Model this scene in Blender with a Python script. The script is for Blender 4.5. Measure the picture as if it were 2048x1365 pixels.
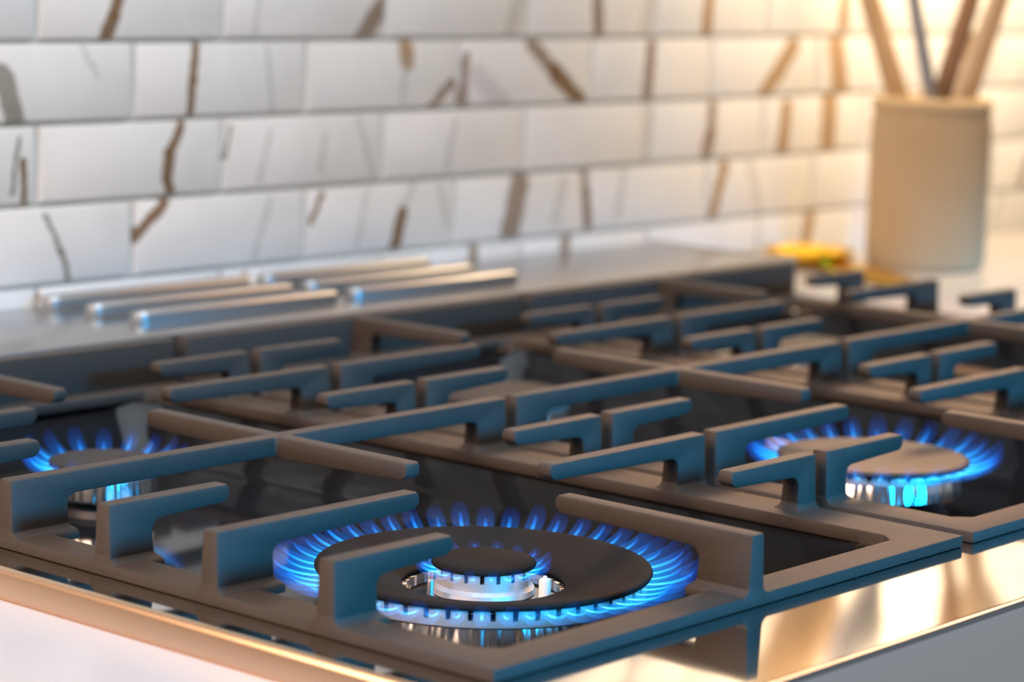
import bpy, bmesh, math, random
from mathutils import Vector, Matrix

for o in list(bpy.data.objects):
    bpy.data.objects.remove(o, do_unlink=True)
SC = bpy.context.scene
COL = SC.collection
PI = math.pi
U = 0.30            # one grate pitch = 0.30 m; all coordinates below are in grate pitches

# ------------------------------------------------------------------ camera
cam_d = bpy.data.cameras.new('camera')
cam_d.sensor_width = 36.0
cam_d.lens = 5103.7 / 2048 * 36
cam_d.clip_start = 0.02
cam_d.dof.use_dof = True
cam_d.dof.focus_distance = 3.60 * U
cam_d.dof.aperture_fstop = 7.5
cam = bpy.data.objects.new('camera', cam_d)
COL.objects.link(cam)
R_ = Vector((0.65795447, -0.75249539, 0.02909644))
UP_ = Vector((0.09426234, 0.12063035, 0.98821199))
F_ = Vector((0.74713488, 0.64745579, -0.15030125))
m = Matrix((R_, UP_, -F_)).transposed().to_4x4()
m.translation = Vector((-3.17346503, -2.14572473, 0.735358)) * U
cam.matrix_world = m
SC.camera = cam

# ------------------------------------------------------------------ world, lights, exposure
w = bpy.data.worlds.new('world')
SC.world = w
w.use_nodes = True
w.node_tree.nodes['Background'].inputs['Color'].default_value = (0.80, 0.85, 0.92, 1)
w.node_tree.nodes['Background'].inputs['Strength'].default_value = 0.09

def area(name, loc, target, size, power, color, size_y=None, spread=None):
    d = bpy.data.lights.new(name, 'AREA')
    d.energy = power
    d.color = color
    d.size = size
    if spread:
        d.spread = math.radians(spread)
    if size_y:
        d.shape = 'RECTANGLE'
        d.size_y = size_y
    o = bpy.data.objects.new(name, d)
    COL.objects.link(o)
    o.location = Vector(loc) * U
    o.rotation_euler = (Vector(target) * U - o.location).to_track_quat('-Z', 'Y').to_euler()
    return o

area('ceiling_lamp_left', (-3.7, .85, 2.2), (-.1, .3, 0), .9, 8.5, (1.0, .66, .46), .7, spread=100)             # warm room lamp, left
area('hood_light', (-.2, .75, 2.6), (0.1, 1.94, 0.2), .6, 4.0, (.82, .92, 1.0), 1.0, spread=110)                # neutral light on the tiles
area('hood_lamp_warm', (2.0, 1.62, 1.55), (.9, .2, 0), 1.3, 3.7, (1.0, .52, .27), .12, spread=96)                          # warm strip under the hood
area('blue_front_light', (1.0, -2.8, .80), (1.0, .1, -.10), 1.5, 2.5, (.0, .42, .95), .2, spread=14)          # narrow blue beam from the front, shaped to spare the tiles
area('edge_fill_light', (6.2, -1.6, 4.4), (0, -.3, 0), 2.0, 1.0, (1.0, .98, .95), 1.5)                        # added fill light, brightens the rolled front edge
area('panel_fill_light', (4.2, -4.2, -.6), (0, -.5, -.2), 1.2, 1.6, (1.0, .99, .97), 1.0)                     # added fill light for the front panel to reflect as grey
area('undercabinet_lamp', (3.4, 1.35, 1.35), (3.4, 1.94, .40), .55, 4.8, (1.0, .74, .46), .08)                # warm lamp above the crock

SC.view_settings.view_transform = 'Standard'
SC.view_settings.look = 'None'
SC.view_settings.exposure = 0.0
SC.view_settings.gamma = 1.0
SC.view_settings.use_curve_mapping = False
SC.cycles.transparent_max_bounces = 48

# ------------------------------------------------------------------ helpers
def obj(name, bm, mat, parent=None, smooth=None, bevel=None):
    bmesh.ops.recalc_face_normals(bm, faces=bm.faces[:])
    if bevel:
        es = [e for e in bm.edges if len(e.link_faces) == 2 and e.calc_face_angle(0) > 0.5]
        bmesh.ops.bevel(bm, geom=es, offset=bevel * U, segments=2, profile=0.5, affect='EDGES', clamp_overlap=True)
    me = bpy.data.meshes.new(name)
    bm.to_mesh(me)
    bm.free()
    if smooth:
        for p in me.polygons:
            p.use_smooth = True
        if smooth is not True:
            me.set_sharp_from_angle(angle=math.radians(smooth))
    o = bpy.data.objects.new(name, me)
    me.materials.append(mat)
    COL.objects.link(o)
    if parent:
        o.parent = parent
    return o

def thing(name, label, cat, loc=(0, 0, 0), group=None):
    o = bpy.data.objects.new(name, None)
    o.empty_display_size = .03
    COL.objects.link(o)
    o.location = Vector(loc) * U
    o['label'] = label
    o['category'] = cat
    if group:
        o['group'] = group
    return o

def tag(o, label, cat, group=None):
    o['label'] = label
    o['category'] = cat
    if group:
        o['group'] = group
    return o

def part_copy(o, parent, loc=None, rotz=None):
    c = o.copy()
    COL.objects.link(c)
    c.parent = parent
    if loc is not None:
        c.location = Vector(loc) * U
    if rotz is not None:
        c.rotation_euler = (0, 0, rotz)
    return c

def V(bm, x, y, z):
    return bm.verts.new((x * U, y * U, z * U))

def box(bm, x0, x1, y0, y1, z0, z1):
    v = [V(bm, x, y, z) for x in (x0, x1) for y in (y0, y1) for z in (z0, z1)]
    for f in ((0, 1, 3, 2), (4, 6, 7, 5), (0, 4, 5, 1), (2, 3, 7, 6), (0, 2, 6, 4), (1, 5, 7, 3)):
        bm.faces.new([v[i] for i in f])
    return v

def lathe(bm, prof, n=64, c=(0, 0), close=False, a0=0.0):
    """prof: list of (r, z); r=0 makes a pole"""
    rings = []
    for r, z in prof:
        if r < 1e-6:
            rings.append([V(bm, c[0], c[1], z)])
        else:
            rings.append([V(bm, c[0] + r * math.cos(a0 + 2 * PI * i / n), c[1] + r * math.sin(a0 + 2 * PI * i / n), z) for i in range(n)])
    pairs = list(zip(rings[:-1], rings[1:]))
    if close:
        pairs.append((rings[-1], rings[0]))
    for a, b in pairs:
        for i in range(n):
            j = (i + 1) % n
            if len(a) == 1 and len(b) == 1:
                continue
            if len(a) == 1:
                bm.faces.new((a[0], b[j], b[i]))
            elif len(b) == 1:
                bm.faces.new((a[i], a[j], b[0]))
            else:
                bm.faces.new((a[i], a[j], b[j], b[i]))

def tube(bm, pts, rad, n=10, cap=True, flat=1.0, side=None):
    """pts: points in pitch units, rad: list of radii"""
    rings = []
    P = [Vector(p) for p in pts]
    for i, p in enumerate(P):
        d = (P[min(i + 1, len(P) - 1)] - P[max(i - 1, 0)]).normalized()
        s = Vector(side) if side else (Vector((0, 0, 1)) if abs(d.z) < .9 else Vector((1, 0, 0)))
        a = d.cross(s).normalized()
        b = d.cross(a).normalized()
        rings.append([V(bm, *(p + a * math.cos(2 * PI * k / n) * rad[i] + b * math.sin(2 * PI * k / n) * rad[i] * flat)) for k in range(n)])
    for r0, r1 in zip(rings[:-1], rings[1:]):
        for k in range(n):
            bm.faces.new((r0[k], r0[(k + 1) % n], r1[(k + 1) % n], r1[k]))
    if cap:
        bm.faces.new(rings[0][::-1])
        bm.faces.new(rings[-1])

# ------------------------------------------------------------------ materials
def new_mat(name):
    mt = bpy.data.materials.new(name)
    mt.use_nodes = True
    nt = mt.node_tree
    return mt, nt, nt.nodes['Principled BSDF'], nt.nodes['Material Output']

def node(nt, t, **kw):
    n = nt.nodes.new(t)
    for k, v in kw.items():
        setattr(n, k, v)
    return n

def noise_bump(nt, bsdf, scale, strength, dist=0.0004, stretch=None, detail=3):
    tc = node(nt, 'ShaderNodeTexCoord')
    mp = node(nt, 'ShaderNodeMapping')
    if stretch:
        mp.inputs['Scale'].default_value = stretch
    nz = node(nt, 'ShaderNodeTexNoise')
    nz.inputs['Scale'].default_value = scale
    nz.inputs['Detail'].default_value = detail
    bp = node(nt, 'ShaderNodeBump')
    bp.inputs['Strength'].default_value = strength
    bp.inputs['Distance'].default_value = dist
    nt.links.new(tc.outputs['Object'], mp.inputs['Vector'])
    nt.links.new(mp.outputs['Vector'], nz.inputs['Vector'])
    nt.links.new(nz.outputs['Fac'], bp.inputs['Height'])
    nt.links.new(bp.outputs['Normal'], bsdf.inputs['Normal'])
    return nz

def simple(name, color, rough, metal=0.0, spec=0.5, bump=None, vary=None):
    mt, nt, b, out = new_mat(name)
    b.inputs['Base Color'].default_value = (*color, 1)
    b.inputs['Roughness'].default_value = rough
    b.inputs['Metallic'].default_value = metal
    b.inputs['Specular IOR Level'].default_value = spec
    nz = None
    if bump:
        nz = noise_bump(nt, b, *bump)
    if vary:
        n2 = node(nt, 'ShaderNodeTexNoise')
        n2.inputs['Scale'].default_value = vary[0]
        n2.inputs['Detail'].default_value = 4
        tc = node(nt, 'ShaderNodeTexCoord')
        nt.links.new(tc.outputs['Object'], n2.inputs['Vector'])
        mx = node(nt, 'ShaderNodeMix', data_type='RGBA')
        mx.inputs['A'].default_value = (*color, 1)
        mx.inputs['B'].default_value = (*vary[1], 1)
        nt.links.new(n2.outputs['Fac'], mx.inputs['Factor'])
        nt.links.new(mx.outputs['Result'], b.inputs['Base Color'])
    return mt

IRON = simple('cast_iron', (.044, .034, .027), .48, 0, .32, (2100, .8, .0005), (60, (.056, .044, .036)))
ENAMEL = simple('black_enamel', (.022, .020, .020), .38, 0, .5, (3200, .35, .0003))
CAP_W = simple('wok_cap_black', (.016, .014, .013), .70, 0, .06, (3000, .35, .0003))
CAP = simple('burner_cap_black', (.026, .022, .020), .46, 0, .36, (3000, .35, .0003))
STEEL_L = simple('satin_steel', (.42, .42, .42), .40, 1.0)
STEEL_WARM = simple('warm_tinted_steel', (.80, .56, .38), .30, 1.0)  # steel; the warm reflection on the side trims is put into its colour
WELL = simple('black_glass_enamel', (.010, .010, .011), .06, 0, .18)
STEEL_P = simple('polished_steel', (.62, .60, .58), .07, 1.0)
STEEL_B = simple('brushed_steel', (.50, .50, .50), .28, 1.0, .5, (900, .25, .0003, (.02, 1, 1)))
CHROME = simple('chrome', (.85, .85, .85), .22, 1.0, .5, (170, .8, .003, (1, 1, .01), 1))
ALU = simple('cast_aluminium', (.74, .72, .70), .42, .75, .5, (1500, .2, .0003))
CERAMIC = simple('white_ceramic', (.82, .80, .76), .3)
QUARTZ = simple('white_quartz', (.58, .545, .51), .22, 0, .5, None, (9, (.54, .505, .47)))
GROUT = simple('grout', (.60, .62, .58), .8, 0, .3, (700, .3, .0005))
PAINT = simple('plaster', (.75, .72, .68), .7)
FLOORM = simple('oak_floor', (.32, .22, .13), .4, 0, .5, None, (14, (.22, .14, .08)))
GOLD = simple('brushed_gold', (.88, .54, .045), .20, 1.0)
CROCK = simple('beige_stoneware', (.50, .38, .235), .6, 0, .3, None, (30, (.45, .33, .195)))
WOOD_D = simple('walnut_handle', (.23, .13, .07), .45, 0, .5, None, (40, (.16, .09, .05)))
WOOD_P = simple('pale_wood', (.62, .48, .33), .5, 0, .5, None, (40, (.54, .40, .26)))
WOOD_L = simple('beech_handle', (.50, .34, .19), .5, 0, .5, None, (40, (.42, .27, .14)))
STEEL_U = simple('utensil_steel', (.60, .60, .62), .38, 1.0)
RUBBER = simple('rubber', (.02, .02, .02), .7)

def flame_mat(name, base, mid, strength):
    """additive blue flame; UV.y runs from the port to the tip"""
    mt = bpy.data.materials.new(name)
    mt.use_nodes = True
    nt = mt.node_tree
    nt.nodes.clear()
    out = node(nt, 'ShaderNodeOutputMaterial')
    uv = node(nt, 'ShaderNodeUVMap')
    sp = node(nt, 'ShaderNodeSeparateXYZ')
    cr = node(nt, 'ShaderNodeValToRGB')
    e = cr.color_ramp.elements
    e[0].position = 0; e[0].color = (*base, 1)
    e[1].position = 1; e[1].color = (0, 0, 0, 1)
    k = cr.color_ramp.elements.new(.30); k.color = (*mid, 1)
    k = cr.color_ramp.elements.new(.70); k.color = (mid[0] * .15, mid[1] * .22, mid[2] * .40, 1)
    em = node(nt, 'ShaderNodeEmission')
    em.inputs['Strength'].default_value = strength
    tr = node(nt, 'ShaderNodeBsdfTransparent')
    ad = node(nt, 'ShaderNodeAddShader')
    nt.links.new(uv.outputs['UV'], sp.inputs['Vector'])
    nt.links.new(sp.outputs['Y'], cr.inputs['Fac'])
    nt.links.new(cr.outputs['Color'], em.inputs['Color'])
    nt.links.new(em.outputs['Emission'], ad.inputs[0])
    nt.links.new(tr.outputs['BSDF'], ad.inputs[1])
    nt.links.new(ad.outputs['Shader'], out.inputs['Surface'])
    return mt

FLAME = flame_mat('gas_flame', (.0, .46, 1.0), (.0, .17, .72), .21)
FLAME_CORE = flame_mat('gas_flame_filament', (.15, .75, 1.0), (.02, .38, 1.0), .75)

# tile with marble veins -------------------------------------------------
def vein_group():
    g = bpy.data.node_groups.new('vein_stroke', 'ShaderNodeTree')
    for n, t in (('P', 'NodeSocketVector'), ('A', 'NodeSocketVector'), ('B', 'NodeSocketVector'), ('Width', 'NodeSocketFloat'), ('Strength', 'NodeSocketFloat')):
        g.interface.new_socket(n, in_out='INPUT', socket_type=t)
    g.interface.new_socket('Mask', in_out='OUTPUT', socket_type='NodeSocketFloat')
    gi = g.nodes.new('NodeGroupInput'); go = g.nodes.new('NodeGroupOutput')
    def vm(op, a, b=None):
        n = g.nodes.new('ShaderNodeVectorMath'); n.operation = op
        g.links.new(a, n.inputs[0])
        if b is not None:
            g.links.new(b, n.inputs[1])
        return n
    def mm(op, a, b=None, clamp=False):
        n = g.nodes.new('ShaderNodeMath'); n.operation = op; n.use_clamp = clamp
        g.links.new(a, n.inputs[0])
        if b is not None:
            g.links.new(b, n.inputs[1])
        return n
    pa = vm('SUBTRACT', gi.outputs['P'], gi.outputs['A']).outputs[0]
    ba = vm('SUBTRACT', gi.outputs['B'], gi.outputs['A']).outputs[0]
    h = mm('DIVIDE', vm('DOT_PRODUCT', pa, ba).outputs['Value'], vm('DOT_PRODUCT', ba, ba).outputs['Value'], True).outputs[0]
    sc = g.nodes.new('ShaderNodeVectorMath'); sc.operation = 'SCALE'
    g.links.new(ba, sc.inputs[0]); g.links.new(h, sc.inputs['Scale'])
    d = vm('LENGTH', vm('SUBTRACT', pa, sc.outputs[0]).outputs[0]).outputs['Value']
    q = mm('DIVIDE', d, gi.outputs['Width']).outputs[0]
    mr = g.nodes.new('ShaderNodeMapRange'); mr.interpolation_type = 'SMOOTHSTEP'
    mr.inputs['From Min'].default_value = .75; mr.inputs['From Max'].default_value = 1.25
    mr.inputs['To Min'].default_value = 1; mr.inputs['To Max'].default_value = 0
    g.links.new(q, mr.inputs['Value'])
    g.links.new(mm('MULTIPLY', mr.outputs['Result'], gi.outputs['Strength']).outputs[0], go.inputs['Mask'])
    return g
VEIN = vein_group()
VCOL = [(.200, .115, .055), (.240, .165, .110), (.40, .40, .40), (.36, .21, .075), (.13, .12, .075)]
VSTR = [.95, .85, .42, .85, .75]

def tile_mat(idx, strokes, seed):
    """strokes: (ax, az, bx, bz, half width, kind) in metres local to the tile"""
    mt, nt, b, out = new_mat('marble_tile_%d' % idx)
    L = nt.links.new
    tc = node(nt, 'ShaderNodeTexCoord')
    off = node(nt, 'ShaderNodeVectorMath', operation='ADD')
    off.inputs[1].default_value = (seed * 1.37, 0, seed * .71)
    L(tc.outputs['Object'], off.inputs[0])
    # faint cloudy veining
    nz = node(nt, 'ShaderNodeTexNoise'); nz.inputs['Scale'].default_value = 14; nz.inputs['Detail'].default_value = 4
    nz.inputs['Distortion'].default_value = 1.2
    L(off.outputs[0], nz.inputs['Vector'])
    rp = node(nt, 'ShaderNodeMapRange'); rp.inputs['From Min'].default_value = .35; rp.inputs['From Max'].default_value = .75
    rp.inputs['To Min'].default_value = 0; rp.inputs['To Max'].default_value = .35
    L(nz.outputs['Fac'], rp.inputs['Value'])
    mx = node(nt, 'ShaderNodeMix', data_type='RGBA')
    mx.inputs['A'].default_value = (.80, .80, .805, 1); mx.inputs['B'].default_value = (.62, .63, .63, 1)
    L(rp.outputs['Result'], mx.inputs['Factor'])
    col = mx.outputs['Result']
    if strokes:
        n2 = node(nt, 'ShaderNodeTexNoise'); n2.inputs['Scale'].default_value = 95; n2.inputs['Detail'].default_value = 3
        L(off.outputs[0], n2.inputs['Vector'])
        sb = node(nt, 'ShaderNodeVectorMath', operation='SUBTRACT'); sb.inputs[1].default_value = (.5, .5, .5)
        L(n2.outputs['Color'], sb.inputs[0])
        scl = node(nt, 'ShaderNodeVectorMath', operation='SCALE'); scl.inputs['Scale'].default_value = .006
        L(sb.outputs[0], scl.inputs[0])
        ad = node(nt, 'ShaderNodeVectorMath', operation='ADD')
        L(tc.outputs['Object'], ad.inputs[0]); L(scl.outputs[0], ad.inputs[1])
        fl = node(nt, 'ShaderNodeVectorMath', operation='MULTIPLY'); fl.inputs[1].default_value = (1, 0, 1)
        L(ad.outputs[0], fl.inputs[0])
        for ax, az, bx, bz, wd, k in strokes:
            g = node(nt, 'ShaderNodeGroup'); g.node_tree = VEIN
            L(fl.outputs[0], g.inputs['P'])
            g.inputs['A'].default_value = (ax, 0, az); g.inputs['B'].default_value = (bx, 0, bz)
            g.inputs['Width'].default_value = wd; g.inputs['Strength'].default_value = VSTR[k]
            m2 = node(nt, 'ShaderNodeMix', data_type='RGBA')
            m2.inputs['B'].default_value = (*VCOL[k], 1)
            L(col, m2.inputs['A']); L(g.outputs['Mask'], m2.inputs['Factor'])
            col = m2.outputs['Result']
    L(col, b.inputs['Base Color'])
    b.inputs['Roughness'].default_value = .22
    return mt

# ------------------------------------------------------------------ setting
YW = 1.94
bm = bmesh.new(); box(bm, -9, 6.5, YW + .012, YW + .3, -3.06, 5)
wall = obj('wall_back', bm, GROUT); wall['kind'] = 'structure'
bm = bmesh.new(); box(bm, -9, 6.5, -8, YW + .3, -3.16, -3.06)
floor = obj('floor', bm, FLOORM); floor['kind'] = 'structure'

TW, TH = .49970, .16432
XJ, ZL = .31875, .53231
VEINS = [(0.28, 0.642, 0.265, 0.586, 0.0173, 0), (0.265, 0.586, 0.239, 0.535, 0.0173, 0), (0.676, 0.63, 0.657, 0.538, 0.0089, 2), (1.072, 0.627, 0.988, 0.533, 0.0264, 1), (1.533, 0.636, 1.497, 0.54, 0.0259, 2), (1.829, 0.65, 1.839, 0.532, 0.0238, 1), (2.94, 0.66, 2.933, 0.561, 0.0279, 3), (2.042, 0.639, 2.028, 0.537, 0.0271, 2), (2.299, 0.641, 2.289, 0.536, 0.0265, 3), (-0.019, 0.468, 0.014, 0.373, 0.0258, 4), (0.49, 0.521, 0.482, 0.449, 0.0142, 0), (0.482, 0.449, 0.475, 0.37, 0.012, 0), (0.698, 0.516, 0.717, 0.371, 0.009, 2), (0.18, 0.521, 0.222, 0.459, 0.0078, 2), (1.137, 0.516, 1.143, 0.484, 0.0269, 3), (1.138, 0.484, 1.131, 0.392, 0.0118, 2), (1.344, 0.487, 1.338, 0.381, 0.0177, 1), (1.299, 0.429, 1.226, 0.374, 0.0123, 1), (1.387, 0.445, 1.48, 0.374, 0.0323, 2), (1.581, 0.521, 1.674, 0.447, 0.0225, 1), (1.674, 0.447, 1.778, 0.373, 0.025, 0), (2.055, 0.509, 2.044, 0.37, 0.0231, 1), (2.696, 0.504, 2.56, 0.369, 0.0314, 3), (2.903, 0.505, 2.934, 0.378, 0.0455, 3), (0.034, 0.293, 0.033, 0.199, 0.0094, 0), (0.022, 0.338, 0.004, 0.229, 0.0062, 4), (0.45, 0.355, 0.417, 0.293, 0.0127, 0), (0.417, 0.293, 0.412, 0.245, 0.0182, 0), (0.412, 0.245, 0.424, 0.199, 0.014, 0), (0.712, 0.334, 0.678, 0.225, 0.0091, 2), (0.987, 0.35, 1.036, 0.224, 0.0106, 2), (1.315, 0.342, 1.289, 0.227, 0.0124, 2), (0.59, 0.345, 0.577, 0.281, 0.0066, 4), (2.043, 0.352, 2.047, 0.212, 0.0189, 2), (2.331, 0.345, 2.325, 0.27, 0.0224, 1), (2.325, 0.27, 2.307, 0.207, 0.0269, 1), (2.678, 0.334, 2.664, 0.217, 0.029, 3), (2.886, 0.343, 2.885, 0.209, 0.0429, 3), (0.879, 0.319, 0.865, 0.241, 0.0111, 2), (0.085, 0.182, 0.129, 0.11, 0.007, 4), (0.129, 0.11, 0.152, 0.026, 0.0084, 4), (0.407, 0.192, 0.322, 0.126, 0.0154, 0), (0.874, 0.186, 0.84, 0.124, 0.0095, 0), (0.712, 0.181, 0.666, 0.06, 0.0106, 2), (1.174, 0.194, 1.13, 0.112, 0.0137, 2), (1.139, 0.129, 1.112, 0.037, 0.0204, 0), (1.019, 0.182, 0.99, 0.063, 0.0099, 2), (1.264, 0.188, 1.294, 0.091, 0.0105, 2), (1.554, 0.18, 1.519, 0.043, 0.0377, 1), (1.799, 0.21, 1.823, 0.052, 0.0179, 1), (1.722, 0.165, 1.692, 0.079, 0.0196, 2), (1.965, 0.205, 1.943, 0.084, 0.0165, 2), (2.394, 0.18, 2.348, 0.051, 0.0251, 3), (2.817, 0.041, 2.799, -0.04, 0.0275, 3), (2.513, 0.182, 2.569, 0.055, 0.0187, 2), (0.501, 0.011, 0.566, 0.012, 0.0101, 0), (0.622, 0.01, 0.64, 0.02, 0.0104, 3), (0.746, 0.018, 0.74, 0.001, 0.0108, 2), (1.742, 0.038, 1.735, 0.001, 0.0217, 1), (1.391, 0.03, 1.387, -0.006, 0.02, 1), (0.068, 0.022, 0.062, 0.002, 0.0089, 3)]
random.seed(4)
for i in range(46):          # veins of the tiles outside the picture and right of the crock
    x = random.choice([random.uniform(3.0, 4.8), random.uniform(-1.6, -.1), random.uniform(-.5, 4.5)])
    z = random.uniform(.02, 1.1)
    if -.1 < x < 3.0 and z < .69:
        z += .7
    dx, dz = random.uniform(-.06, .06), -random.uniform(.05, .12)
    VEINS.append((x, z, x + dx, z + dz, random.uniform(.008, .025), random.choice([0, 1, 2, 2, 3])))

GAP = .0095
bm = bmesh.new()
hw, hh = TW / 2 - GAP / 2, TH / 2 - GAP / 2
box(bm, -hw, hw, 0, .03, -hh, hh)
es = [e for e in bm.edges if all(v.co.y < .001 for v in e.verts)]
bmesh.ops.bevel(bm, geom=es, offset=.006 * U, segments=2, profile=.5, affect='EDGES')
tile0 = None
PLAIN = [tile_mat(900 + i, [], 3.3 + i * 2.1) for i in range(3)]
ti = 0
for row in range(-3, 6):                 # row 0 = just above the first joint line
    zc = ZL - row * TH + TH / 2
    for c in range(-4, 9):
        xj = XJ + (c + (0 if row % 2 else .5)) * TW
        xc = xj - TW / 2
        st = []
        for ax, az, bx, bz, wd, k in VEINS:
            mxx, mzz = (ax + bx) / 2, (az + bz) / 2
            if abs(mxx - xc) < TW / 2 + .02 and abs(mzz - zc) < TH / 2:
                st.append(((ax - xc) * U, (az - zc) * U, (bx - xc) * U, (bz - zc) * U, wd / 2 * U * 1.8, k))
        mt = tile_mat(ti, st, ti * .77) if st else PLAIN[ti % 3]
        if tile0 is None:
            tile0 = obj('tile', bm, mt, wall, smooth=30)
            t = tile0
        else:
            t = part_copy(tile0, wall)
        t.location = Vector((xc, YW + random.uniform(-.001, .001), zc)) * U
        t.material_slots[0].link = 'OBJECT'
        t.material_slots[0].material = mt
        ti += 1

# ------------------------------------------------------------------ worktops
for xa, xb, zt, lb in ((-6, -1.1122, -.135, 'pinkish white worktop along the left side of the gas range'),
                       (2.0995, 6.4, -.0855, 'cream worktop behind the right end of the range, under the utensil crock')):
    root = thing('countertop', lb, 'countertop', ((xa + xb) / 2, .7, -3.06))
    off = Vector((-(xa + xb) / 2, -.7, 3.06)) * U
    bm = bmesh.new(); box(bm, xa, xb, -.5, YW - .002, zt - .14, zt)
    obj('worktop', bm, QUARTZ, root, bevel=.006).location = off
    bm = bmesh.new(); box(bm, xa + .01, xb - .01, -.46, YW - .004, -3.06, zt - .14)
    obj('cabinet_body', bm, PAINT, root).location = off

# ------------------------------------------------------------------ range
X0, X1 = -1.098, 2.085
YF, YB = -.497, 1.487
PZ = -.0985                    # height of the pan's rim
rng = thing('gas_range', 'stainless steel six burner gas range with polished pan and rear vent trim', 'range', (0.5, .5, -3.06))
ro = Vector((-.5, -.5, 3.06)) * U
def rpart(name, bm, mat, **kw):
    o = obj(name, bm, mat, rng, **kw)
    o.location = ro
    return o
bm = bmesh.new(); box(bm, X0 + .01, X1 - .01, YF + .03, YW - .01, -3.06, -.235)
rpart('body', bm, STEEL_B)
# pan: one pressed sheet with three wells
def pan_z(x, y):
    best = 0
    for c in (0, 1, 2):
        cx, cy = c - .515, .60
        hx, hy, r = .445, .83, .14
        qx, qy = abs(x - cx) - hx + r, abs(y - cy) - hy + r
        sd = math.hypot(max(qx, 0), max(qy, 0)) + min(max(qx, qy), 0) - r
        t = min(1, max(0, -sd / .085))
        t = t * t * (3 - 2 * t)
        best = max(best, t)
    return PZ - .093 * best
nx, ny = 156, 100
XS = [X0 + (X1 - X0) * i / nx for i in range(nx + 1)]
YS = [(YF + .01) + (YB - YF - .01) * j / ny for j in range(ny + 1)]
PANZ = [[pan_z(x, y) for y in YS] for x in XS]
def well_of(i, j):
    zz = sum(PANZ[a][b] for a in (i, i + 1) for b in (j, j + 1)) / 4
    return -1 if zz > PZ - .003 else int(round((XS[i] + XS[i + 1]) / 2 + .515))
def sheet(which):
    bm = bmesh.new()
    vs = {}
    def gv(i, j):
        if (i, j) not in vs:
            vs[(i, j)] = V(bm, XS[i], YS[j], PANZ[i][j])
        return vs[(i, j)]
    for i in range(nx):
        for j in range(ny):
            if well_of(i, j) == which:
                bm.faces.new((gv(i, j), gv(i + 1, j), gv(i + 1, j + 1), gv(i, j + 1)))
    return bm
rpart('pan_rim', sheet(-1), STEEL_P, smooth=True)
for c in (0, 1, 2):
    wl_ = rpart('pan_well', sheet(c), WELL, smooth=True)
    wl_['label'] = 'glossy black recessed well'
# front panel with rolled top edge
bm = bmesh.new()
prof = [(YF + .012, PZ - .0005), (YF + .004, PZ - .002), (YF - .002, PZ - .008), (YF - .004, PZ - .018), (YF - .004, -.62), (YF + .03, -.62), (YF + .03, PZ - .03)]
a = [V(bm, X0, y, z) for y, z in prof]; b = [V(bm, X1, y, z) for y, z in prof]
n = len(prof)
for i in range(n):
    bm.faces.new((a[i], a[(i + 1) % n], b[(i + 1) % n], b[i]))
bm.faces.new(a[::-1]); bm.faces.new(b)
rpart('front_panel', bm, STEEL_B, smooth=30)
# rounded side trims
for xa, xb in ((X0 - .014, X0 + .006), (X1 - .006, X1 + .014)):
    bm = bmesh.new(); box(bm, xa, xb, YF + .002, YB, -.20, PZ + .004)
    rpart('side_trim', bm, STEEL_WARM, bevel=.0095, smooth=60)
# rear vent trim
bm = bmesh.new(); box(bm, X0, X1 - .02, YB, YW - .004, -.235, 0.0)
rpart('vent_trim', bm, STEEL_B, bevel=.006, smooth=40)
bm = bmesh.new(); box(bm, X1 - .018, X1, YB - .012, YW - .004, -.235, .003)
rpart('vent_trim_end_cap', bm, STEEL_B, bevel=.003)
for xa, xb in ((.03, .58), (.62, 1.15)):
    for yc in (1.60, 1.735, 1.87):
        bm = bmesh.new()
        rings = []
        prof = [(-.022, -.003), (-.022, .024), (-.016, .030), (.016, .030), (.022, .024), (.022, -.003)]
        for t, sw, sh in ((0, .45, .75), (.008, .8, .95), (.022, 1, 1), ((xb - xa) - .022, 1, 1), ((xb - xa) - .008, .8, .95), (xb - xa, .45, .75)):
            rings.append([V(bm, xa + t, yc + py * sw, pz * sh) for py, pz in prof])
        for r0, r1 in zip(rings[:-1], rings[1:]):
            for k in range(len(prof) - 1):
                bm.faces.new((r0[k], r0[k + 1], r1[k + 1], r1[k]))
        bm.faces.new(rings[0]); bm.faces.new(rings[-1][::-1])
        rpart('louver', bm, STEEL_L, smooth=40)

# ------------------------------------------------------------------ grates
S1, S2 = .2094, .2067
YK = [0, S1, 2 * S1, 2 * S1 + S2, 2 * S1 + 2 * S2, 3 * S1 + 2 * S2, 4 * S1 + 2 * S2]
RT, RB = -.081, -.0980         # rail top, bottom
GF, GB = -.275, 1.474         # front / back of the grate

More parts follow.
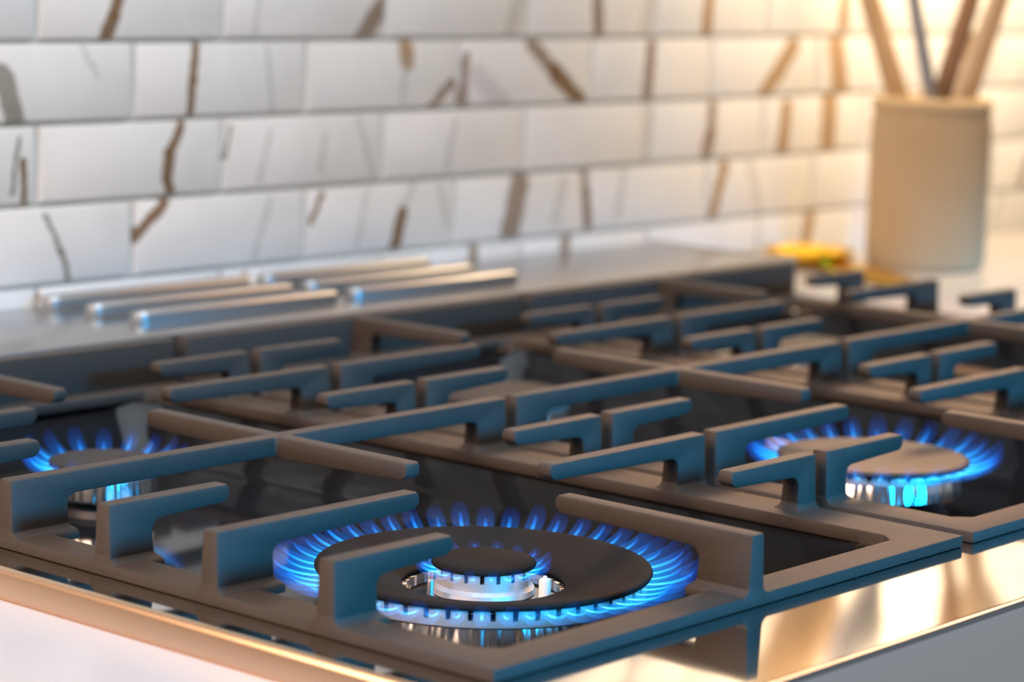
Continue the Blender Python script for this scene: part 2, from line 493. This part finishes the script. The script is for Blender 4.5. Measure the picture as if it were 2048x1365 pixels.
def finger_bm(L, uw, tip=.025, root=.030, thick=.027):
    """finger along +x from the outer face at x=0; upright of width uw; overhanging arm to x=L"""
    bm = bmesh.new()
    prof = [(-.0008, RB + .004), (-.0002, 0), (L - .004, 0), (L, -.006), (L, -tip + .008), (L - .010, -tip), (uw + .014, -root), (uw + .004, -root - .004), (uw, -root - .013), (uw + .002, RB + .002)]
    f = []
    for s in (-1, 1):
        f.append([V(bm, x, s * (thick / 2 - z * .045), z) for x, z in prof])
    n = len(prof)
    for i in range(n):
        bm.faces.new((f[0][i], f[0][(i + 1) % n], f[1][(i + 1) % n], f[1][i]))
    bm.faces.new(f[0][::-1]); bm.faces.new(f[1])
    # flare into the rail
    def ring(z, gx, gy):
        return [V(bm, x, y, z) for x, y in ((-.0010, -gy), (uw + gx, -gy), (uw + gx, gy), (-.0010, gy))]
    t = thick / 2 + .0035
    rs = [ring(RT + .014, .000, t - .002), ring(RT + .006, .003, t + .0005), ring(RT + .002, .007, t + .005), ring(RT - .001, .012, t + .010), ring(RB + .003, .012, t + .011)]
    for a, b in zip(rs[:-1], rs[1:]):
        for i in range(4):
            bm.faces.new((a[i], a[(i + 1) % 4], b[(i + 1) % 4], b[i]))
    bm.faces.new(rs[0]); bm.faces.new(rs[-1][::-1])
    return bm

def frame_bm(xl, xr, wl, wr, wf, wb):
    bm = bmesh.new()
    ox = [(xl, GF), (xr, GF), (xr, GB), (xl, GB)]
    ch = .022
    ax, bx_, ay, by = xl + wl, xr - wr, GF + wf, GB - wb
    ix = [(ax + ch, ay), (bx_ - ch, ay), (bx_, ay + ch), (bx_, by - ch), (bx_ - ch, by), (ax + ch, by), (ax, by - ch), (ax, ay + ch)]
    def lv(pts, z):
        return [V(bm, x, y, z) for x, y in pts]
    ot, ob, it, ib = lv(ox, RT), lv(ox, RB), lv(ix, RT), lv(ix, RB - .004)
    for i in range(4):
        bm.faces.new((ob[i], ob[(i + 1) % 4], ot[(i + 1) % 4], ot[i]))
    for i in range(8):
        bm.faces.new((it[i], it[(i + 1) % 8], ib[(i + 1) % 8], ib[i]))
    for o_, i_ in ((ot, it), (ob, ib)):
        bm.faces.new((o_[0], o_[1], i_[1], i_[0]))
        bm.faces.new((o_[1], i_[2], i_[1]))
        bm.faces.new((o_[1], o_[2], i_[3], i_[2]))
        bm.faces.new((o_[2], i_[4], i_[3]))
        bm.faces.new((o_[2], o_[3], i_[5], i_[4]))
        bm.faces.new((o_[3], i_[6], i_[5]))
        bm.faces.new((o_[3], o_[0], i_[7], i_[6]))
        bm.faces.new((o_[0], i_[0], i_[7]))
    return bm

def make_grate(c, label, uwl, uwr, wl, wr):
    xl = -1.030 if c == 0 else c - .974
    xr = c - .002 if c < 2 else 2.030
    xm = c - .515
    root = thing('pan_support_grate', label, 'grate', (xm, .6, RB), 'cast iron grates on the range')
    off = Vector((-xm, -.6, -RB)) * U
    def gp(name, bm, loc=(0, 0, 0), rot=0, bevel=.0042):
        o = obj(name, bm, IRON, root, bevel=bevel, smooth=35)
        o.location = Vector(loc) * U + off
        o.rotation_euler = (0, 0, rot)
        return o
    gp('frame', frame_bm(xl, xr, wl, wr, .058, .07), bevel=.0028)
    # tall rear wall of the casting
    bm = bmesh.new(); box(bm, xl + .001, xr - .001, GB - .034, GB - .001, RT - .004, -.001)
    gp('rear_wall', bm)
    short, long_ = .215, .375
    for k, y in enumerate(YK):
        L = {0: short, 1: long_, 2: short, 3: 0, 4: short, 5: long_, 6: short}[k]
        if k == 3:
            continue
        for side in (0, 1):
            uw = (uwl if side == 0 else uwr)
            uw = uw[1] if L == long_ else uw[0]
            bm = finger_bm(L, uw)
            if side == 0:
                gp('finger', bm, (xl, y, 0), 0)
            else:
                gp('finger', bm, (xr, y, 0), PI)
    # long middle bar, each half with its own upright, and the crossing bar
    half = (xr - xl) / 2
    for side in (0, 1):
        uw = (uwl if side == 0 else uwr)[1]
        gp('middle_bar', finger_bm((xm - xl if side == 0 else xr - xm) + .006, uw, tip=.030, root=.032), (xl if side == 0 else xr, YK[3], 0), 0 if side == 0 else PI)
    bm = bmesh.new()
    prof = [(-.285, -.005), (-.281, 0), (.281, 0), (.285, -.005), (.285, -.020), (.274, -.027), (.05, -.032), (-.05, -.032), (-.274, -.027), (-.285, -.020)]
    f = [[V(bm, s * (.0145 - z * .05), y, z - .0006) for y, z in prof] for s in (-1, 1)]
    n = len(prof)
    for i in range(n):
        bm.faces.new((f[0][i], f[0][(i + 1) % n], f[1][(i + 1) % n], f[1][i]))
    bm.faces.new(f[0][::-1]); bm.faces.new(f[1])
    gp('cross_bar', bm, (xm, YK[3], 0))
    # hub web in the crossing
    bm = bmesh.new()
    r = .022
    pts = [(r, .013), (.016, .016), (.013, r), (-.013, r), (-.016, .016), (-r, .013), (-r, -.013), (-.016, -.016), (-.013, -r), (.013, -r), (.016, -.016), (r, -.013)]
    top = [V(bm, x, y, -.0008) for x, y in pts]; bot = [V(bm, x * 1.02, y * 1.02, -.031) for x, y in pts]
    for i in range(12):
        bm.faces.new((top[i], top[(i + 1) % 12], bot[(i + 1) % 12], bot[i]))
    bm.faces.new(top); bm.faces.new(bot[::-1])
    gp('crossing_web', bm, (xm, YK[3], 0), 0, .003)
    # fingers along the depth, from the front rail and from the rear wall
    gp('front_finger', finger_bm(.335, .085), (xm, GF, 0), PI / 2)
    gp('rear_finger', finger_bm(.330, .085), (xm, GB - .0005, 0), -PI / 2)
    # rubber feet on the pan's rim
    for x in (xl + .045, xr - .045):
        for y in (GF + .03, GB - .05):
            bm = bmesh.new(); lathe(bm, [(0, RB), (.016, RB), (.016, PZ + .001), (0, PZ + .001)], 12)
            o = obj('foot', bm, RUBBER, root); o.location = Vector((x, y, 0)) * U + off
    return root

make_grate(0, 'left cast iron grate of the range, over the large wok burner', (.075, .098), (.046, .070), .060, .085)
make_grate(1, 'middle cast iron grate of the range, between the other two grates', (.055, .080), (.046, .070), .070, .085)
make_grate(2, 'right cast iron grate of the range, nearest the crock', (.055, .080), (.075, .098), .070, .075)

# ------------------------------------------------------------------ burners
FLOOR_Z = PZ - .093
def slot_ring(bm, r, z0, z1, n, slot, zs, inner):
    """ring wall from z0 to z1 with n open slots cut from the top down to zs"""
    pitch = 2 * PI / n
    sa = slot / r / 2
    lo, ro_, hi, hi2, inn = [], [], [], [], []
    for i in range(n):
        a = i * pitch
        # solid lower band
        pass
    lathe(bm, [(inner, z0), (r, z0), (r, zs), (inner, zs)], n * 2, close=True)
    for i in range(n):
        a0, a1 = i * pitch + sa, (i + 1) * pitch - sa
        vs = []
        for a in (a0, (a0 + a1) / 2, a1):
            for rr in (r, inner):
                for z in (zs, z1):
                    vs.append(V(bm, rr * math.cos(a), rr * math.sin(a), z))
        q = lambda k, o_, h: vs[k * 4 + o_ * 2 + h]
        for k in (0, 1):
            for o_ in (0, 1):
                bm.faces.new((q(k, o_, 0), q(k + 1, o_, 0), q(k + 1, o_, 1), q(k, o_, 1)))
            bm.faces.new((q(k, 0, 1), q(k + 1, 0, 1), q(k + 1, 1, 1), q(k, 1, 1)))
        for k in (0, 2):
            bm.faces.new((q(k, 0, 0), q(k, 1, 0), q(k, 1, 1), q(k, 0, 1)))

def jet_bm(reach, rise, width, core=False):
    """one gas jet leaving the port along +x and bending up; UV.y along it"""
    bm = bmesh.new()
    uvl = bm.loops.layers.uv.new('UVMap')
    n, sides = 8, 6
    rings = []
    for i in range(n + 1):
        t = i / n
        x = reach * (1 - (1 - t) ** 1.6)
        z = rise * t ** 1.7
        wd = width * (.45 + 1.5 * t * (1 - t) ** .6 + .05) * (1 if t < .98 else .05)
        th = wd * .8
        rings.append([(V(bm, x, wd / 2 * math.cos(2 * PI * k / sides), z + th / 2 * math.sin(2 * PI * k / sides)), k / sides, t) for k in range(sides)])
    for a, b in zip(rings[:-1], rings[1:]):
        for k in range(sides):
            q = (a[k], a[(k + 1) % sides], b[(k + 1) % sides], b[k])
            f = bm.faces.new([v[0] for v in q])
            for lp, v in zip(f.loops, q):
                lp[uvl].uv = (v[1], v[2])
    return bm

def put_flames(root, r, z, n, reach, rise, width, phase=0.5, mat=None, name='flame', core=True):
    bm = jet_bm(reach, rise, width)
    f0 = None
    rnd = random.Random(int(r * 1000))
    for i in range(n):
        a = 2 * PI * (i + phase) / n
        loc = (r * math.cos(a), r * math.sin(a), z)
        if f0 is None:
            f0 = obj(name, bm, mat or FLAME, root, smooth=True)
            f = f0
            f.location = Vector(loc) * U
        else:
            f = part_copy(f0, root, loc)
        s = rnd.uniform(.88, 1.10)
        f.scale = (s, 1, s)
        f.rotation_euler = (0, 0, a)
    if core:
        bm = jet_bm(reach * .85, rise * .80, .0052)
        c0 = None
        rnd = random.Random(int(r * 1000) + 1)
        for i in range(n):
            a = 2 * PI * (i + phase) / n
            loc = ((r - .001) * math.cos(a), (r - .001) * math.sin(a), z)
            if c0 is None:
                c0 = obj('flame_filament', bm, FLAME_CORE, root, smooth=True)
                c = c0
                c.location = Vector(loc) * U
            else:
                c = part_copy(c0, root, loc)
            c.rotation_euler = (0, 0, a)
            q = rnd.uniform(.7, 1.1)
            c.scale = (q, 1, q)

def bpart(root, name, bm, mat, smooth=35, **kw):
    return obj(name, bm, mat, root, smooth=smooth, **kw)

# large wok burner ------------------------------------------------------
def wok_burner(x, y, label):
    root = thing('wok_burner', label, 'burner', (x, y, FLOOR_Z), 'burners of the range')
    z = -FLOOR_Z                          # local z = pitch z - FLOOR_Z
    Z = lambda q: q + z
    bm = bmesh.new(); lathe(bm, [(.0, Z(FLOOR_Z) + .0005), (.16, Z(FLOOR_Z) + .0005), (.19, Z(-.190)), (.19, Z(-.186)), (0, Z(-.186))], 64)
    bpart(root, 'base', bm, ENAMEL)
    bm = bmesh.new(); lathe(bm, [(.11, Z(-.158)), (.226, Z(-.158)), (.229, Z(-.160)), (.235, Z(-.185)), (.232, Z(-.188)), (.11, Z(-.188))], 96, close=True)
    bpart(root, 'chrome_cup', bm, CHROME)
    bm = bmesh.new(); slot_ring(bm, .233, Z(-.157), Z(-.133), 48, .0075, Z(-.148), .205)
    bpart(root, 'burner_ring', bm, ALU, bevel=None)
    # dished outer cap with a hole
    bm = bmesh.new()
    lathe(bm, [(.120, Z(-.149)), (.150, Z(-.1425)), (.190, Z(-.1325)), (.222, Z(-.1255)), (.234, Z(-.1235)), (.2395, Z(-.1250)), (.2410, Z(-.1285)), (.2385, Z(-.1325)), (.225, Z(-.1345)), (.125, Z(-.1570)), (.118, Z(-.1560)), (.1165, Z(-.1520))], 128, close=True)
    bpart(root, 'outer_cap', bm, CAP_W, smooth=60)
    # inner burner in the hole
    bm = bmesh.new(); lathe(bm, [(0, Z(-.165)), (.118, Z(-.165)), (.118, Z(-.186)), (0, Z(-.186))], 64)
    bpart(root, 'bowl', bm, STEEL_P)
    bm = bmesh.new(); lathe(bm, [(0, Z(-.150)), (.066, Z(-.150)), (.070, Z(-.154)), (.073, Z(-.156)), (.074, Z(-.1640)), (0, Z(-.1640))], 64)
    bpart(root, 'inner_collar', bm, ALU)
    bm = bmesh.new(); slot_ring(bm, .067, Z(-.151), Z(-.127), 18, .006, Z(-.139), .045)
    bpart(root, 'inner_ring', bm, ALU, bevel=None)
    bm = bmesh.new(); lathe(bm, [(0, Z(-.1135)), (.040, Z(-.1140)), (.066, Z(-.1160)), (.0735, Z(-.1185)), (.0755, Z(-.1220)), (.0735, Z(-.1255)), (.060, Z(-.1275)), (0, Z(-.1275))], 64)
    bpart(root, 'inner_cap', bm, CAP_W, smooth=60)
    # igniter and thermocouple
    bm = bmesh.new()
    lathe(bm, [(0, Z(-.1285)), (.0030, Z(-.1285)), (.0032, Z(-.1310)), (.0070, Z(-.1325)), (.0085, Z(-.1350)), (.0085, Z(-.168)), (0, Z(-.168))], 20, c=(.021, -.097))
    ig = bpart(root, 'igniter', bm, CERAMIC); ig['label'] = 'white ceramic igniter'
    bm = bmesh.new()
    lathe(bm, [(0, Z(-.1340)), (.0045, Z(-.1340)), (.0055, Z(-.1370)), (.0055, Z(-.168)), (0, Z(-.168))], 16, c=(-.098, .012))
    tp = bpart(root, 'thermocouple', bm, STEEL_U); tp['label'] = 'dark metal thermocouple pin'
    put_flames(root, .232, Z(-.1410), 48, .080, .034, .027)
    put_flames(root, .066, Z(-.1330), 18, .034, .018, .020, name='inner_flame')
    return root

def small_burner(x, y, label, rc, zc, lit, n=28, name='gas_burner'):
    root = thing(name, label, 'burner', (x, y, FLOOR_Z), 'burners of the range')
    z = -FLOOR_Z
    Z = lambda q: q + z
    rr = rc * .93
    bm = bmesh.new(); lathe(bm, [(0, .0005), (rc * .80, .0005), (rc * .74, .012), (rc * .55, .018), (rc * .55, Z(zc - .052)), (0, Z(zc - .052))], 48)
    bpart(root, 'base', bm, ENAMEL)
    bm = bmesh.new(); lathe(bm, [(0, Z(zc - .024)), (rr * .955, Z(zc - .024)), (rr * .965, Z(zc - .027)), (rr * 1.0, Z(zc - .056)), (rr * .97, Z(zc - .060)), (0, Z(zc - .060))], 80)
    bpart(root, 'chrome_cup', bm, CHROME)
    bm = bmesh.new(); slot_ring(bm, rr * .985, Z(zc - .025), Z(zc - .009), n, .006, Z(zc - .0185), rr * .8)
    bpart(root, 'burner_ring', bm, ALU, bevel=None)
    bm = bmesh.new(); lathe(bm, [(0, Z(zc + .003)), (rc * .6, Z(zc + .0025)), (rc * .93, Z(zc)), (rc * .99, Z(zc - .002)), (rc, Z(zc - .005)), (rc * .985, Z(zc - .009)), (0, Z(zc - .0095))], 96)
    bpart(root, 'cap', bm, CAP, smooth=60)
    if lit:
        put_flames(root, rr * .985, Z(zc - .0135), n, .074 if rc > .12 else .06, .038, 2 * PI * rr / n * .90)
    return root

wok_burner(-.517, .197, 'large lit wok burner with dished black ring cap in the foreground')
small_burner(-.505, 1.045, 'small lit burner behind the wok burner, under the left grate', .090, -.104, True, 18)
small_burner(.488, .200, 'medium lit burner with flat round cap at the right of the photo', .165, -.097, True, 29)
small_burner(.485, 1.045, 'unlit grey capped burner under the middle grate toward the wall', .140, -.102, False, 26)
small_burner(1.485, 1.045, 'unlit burner under the right grate toward the vent trim', .125, -.100, False, 26)
small_burner(1.485, .205, 'unlit burner under the front of the right grate', .125, -.100, False, 26)

# ------------------------------------------------------------------ crock and utensils
CZ = -.085
PX, PY = 2.85, 1.58
root = thing('utensil_crock', 'beige ribbed stoneware crock holding kitchen utensils beside the tiled wall', 'crock', (PX, PY, CZ))
bm = bmesh.new()
n = 180
hs = [(.150, 0), (.156, .006), (.160, .03), (.160, .40), (.157, .425)]
rings = []
for r, z in hs:
    ribbed = .02 < z < .41
    rings.append([V(bm, (r + (.0035 if (ribbed and i % 3 == 0) else 0)) * math.cos(2 * PI * i / n), (r + (.0035 if (ribbed and i % 3 == 0) else 0)) * math.sin(2 * PI * i / n), z) for i in range(n)])
for a, b in zip(rings[:-1], rings[1:]):
    for i in range(n):
        bm.faces.new((a[i], a[(i + 1) % n], b[(i + 1) % n], b[i]))
bm.faces.new(rings[0][::-1])
lathe(bm, [(.157, .425), (.138, .425), (.138, .02), (0, .02)], n)
obj('ribbed_body', bm, CROCK, root)
bm = bmesh.new()
lathe(bm, [(.157, .425), (.1625, .430), (.1635, .450), (.160, .462), (.150, .466), (.142, .462), (.138, .450), (.138, .425)], 96, close=True)
obj('rim', bm, CROCK, root, smooth=60)

def utensil(name, label, foot, lip, hl, kind, mat, rad, flat, side, head_mat=None):
    """stands in the crock: foot point inside, passes near lip point; hl = total length"""
    f, l = Vector(foot), Vector(lip)
    d = (l - f).normalized()
    root = thing(name, label, 'utensil', (PX + foot[0], PY + foot[1], CZ + foot[2]), 'utensils in the crock')
    bm = bmesh.new()
    L = hl
    pts = [d * (L * t) for t in (0, .02, .3, .62, .68)]
    tube(bm, pts, [rad * .8, rad, rad * 1.05, rad * .9, rad * .6], 12, True, flat, side)
    obj('handle', bm, mat, root, smooth=50)
    bm = bmesh.new()
    if kind == 'spoon':
        ts = [(.66, .012), (.72, .035), (.80, .070), (.90, .076), (.97, .050), (1.0, .012)]
        fl = .25
    elif kind == 'spatula':
        ts = [(.64, .012), (.70, .05), (.74, .080), (.97, .088), (1.0, .082)]
        fl = .12
    else:
        ts = [(.64, .012), (.70, .05), (.78, .060), (.95, .062), (1.0, .05)]
        fl = .18
    tube(bm, [d * (L * t) for t, _ in ts], [q for _, q in ts], 14, True, fl, side)
    obj('head', bm, head_mat or mat, root, smooth=50)
    return root

sd = (-.75, -.65, 0)
def uten(name, label, lat0, lat1, dep0, dep1, hl, kind, mat, rad, flat, hm=None):
    """lateral / depth offsets (seen from the front left) at the foot and at the rim"""
    r, v = Vector((.658, -.752, 0)), Vector((.752, .658, 0))
    f = r * lat0 + v * dep0 + Vector((0, 0, .03))
    l = r * lat1 + v * dep1 + Vector((0, 0, .48))
    utensil(name, label, tuple(f), tuple(l), hl, kind, mat, rad, flat, sd, hm)
uten('wooden_spatula', 'broad tan spatula leaning left in the crock, leftmost utensil', .055, -.098, .02, .03, 1.28, 'spatula', WOOD_L, .030, .30)
uten('steel_spoon', 'slim grey steel spoon leaning left beside the tan spatula', .085, -.020, -.05, -.06, 1.22, 'spoon', STEEL_U, .020, .45)
uten('dark_wooden_spoon', 'dark wooden spoon leaning right, in the middle of the crock', -.085, .028, .0, .01, 1.25, 'spoon', WOOD_D, .028, .45)
uten('wooden_turner', 'pale wooden turner leaning right in front of the dark spoon', -.072, .060, -.07, -.075, 1.30, 'turner', WOOD_P, .016, .4)
uten('wooden_ladle', 'tan wooden ladle leaning furthest right in the crock', -.020, .106, .04, .04, 1.27, 'spoon', WOOD_L, .024, .45)

# ------------------------------------------------------------------ gold spoon rest
root = thing('gold_spoon_rest', 'shiny gold spoon rest lying on the worktop before the crock', 'spoon rest', (2.575, 1.775, CZ))
bm = bmesh.new()
lathe(bm, [(0, .008), (.05, .010), (.095, .022), (.120, .044), (.126, .046), (.124, .038), (.095, .013), (.05, .0005), (0, .0005)], 64)
obj('bowl', bm, GOLD, root, smooth=60)
bm = bmesh.new()
st = [(0.08, .050, .020), (.14, .055, .018), (.24, .072, .010), (.34, .066, .007), (.44, .036, .007), (.50, .004, .009)]
d = Vector((-.18, -.46, 0)).normalized()
s = Vector((-d.y, d.x, 0))
top, bot = [], []
for t, wd, z in st:
    for arr, dz in ((top, .010), (bot, 0)):
        arr.append([V(bm, *(d * t + s * q * wd + Vector((0, 0, max(.0005, z + dz - (.006 if q == 0 else 0)))))) for q in (-1, 0, 1)])
for arr in (top, bot):
    for a, b in zip(arr[:-1], arr[1:]):
        for k in (0, 1):
            bm.faces.new((a[k], a[k + 1], b[k + 1], b[k]))
for k in (0, 2):
    for i in range(len(st) - 1):
        bm.faces.new((top[i][k], top[i + 1][k], bot[i + 1][k], bot[i][k]))
for i in (0, -1):
    for k in (0, 1):
        bm.faces.new((top[i][k], top[i][k + 1], bot[i][k + 1], bot[i][k]))
obj('tail', bm, GOLD, root, smooth=50)
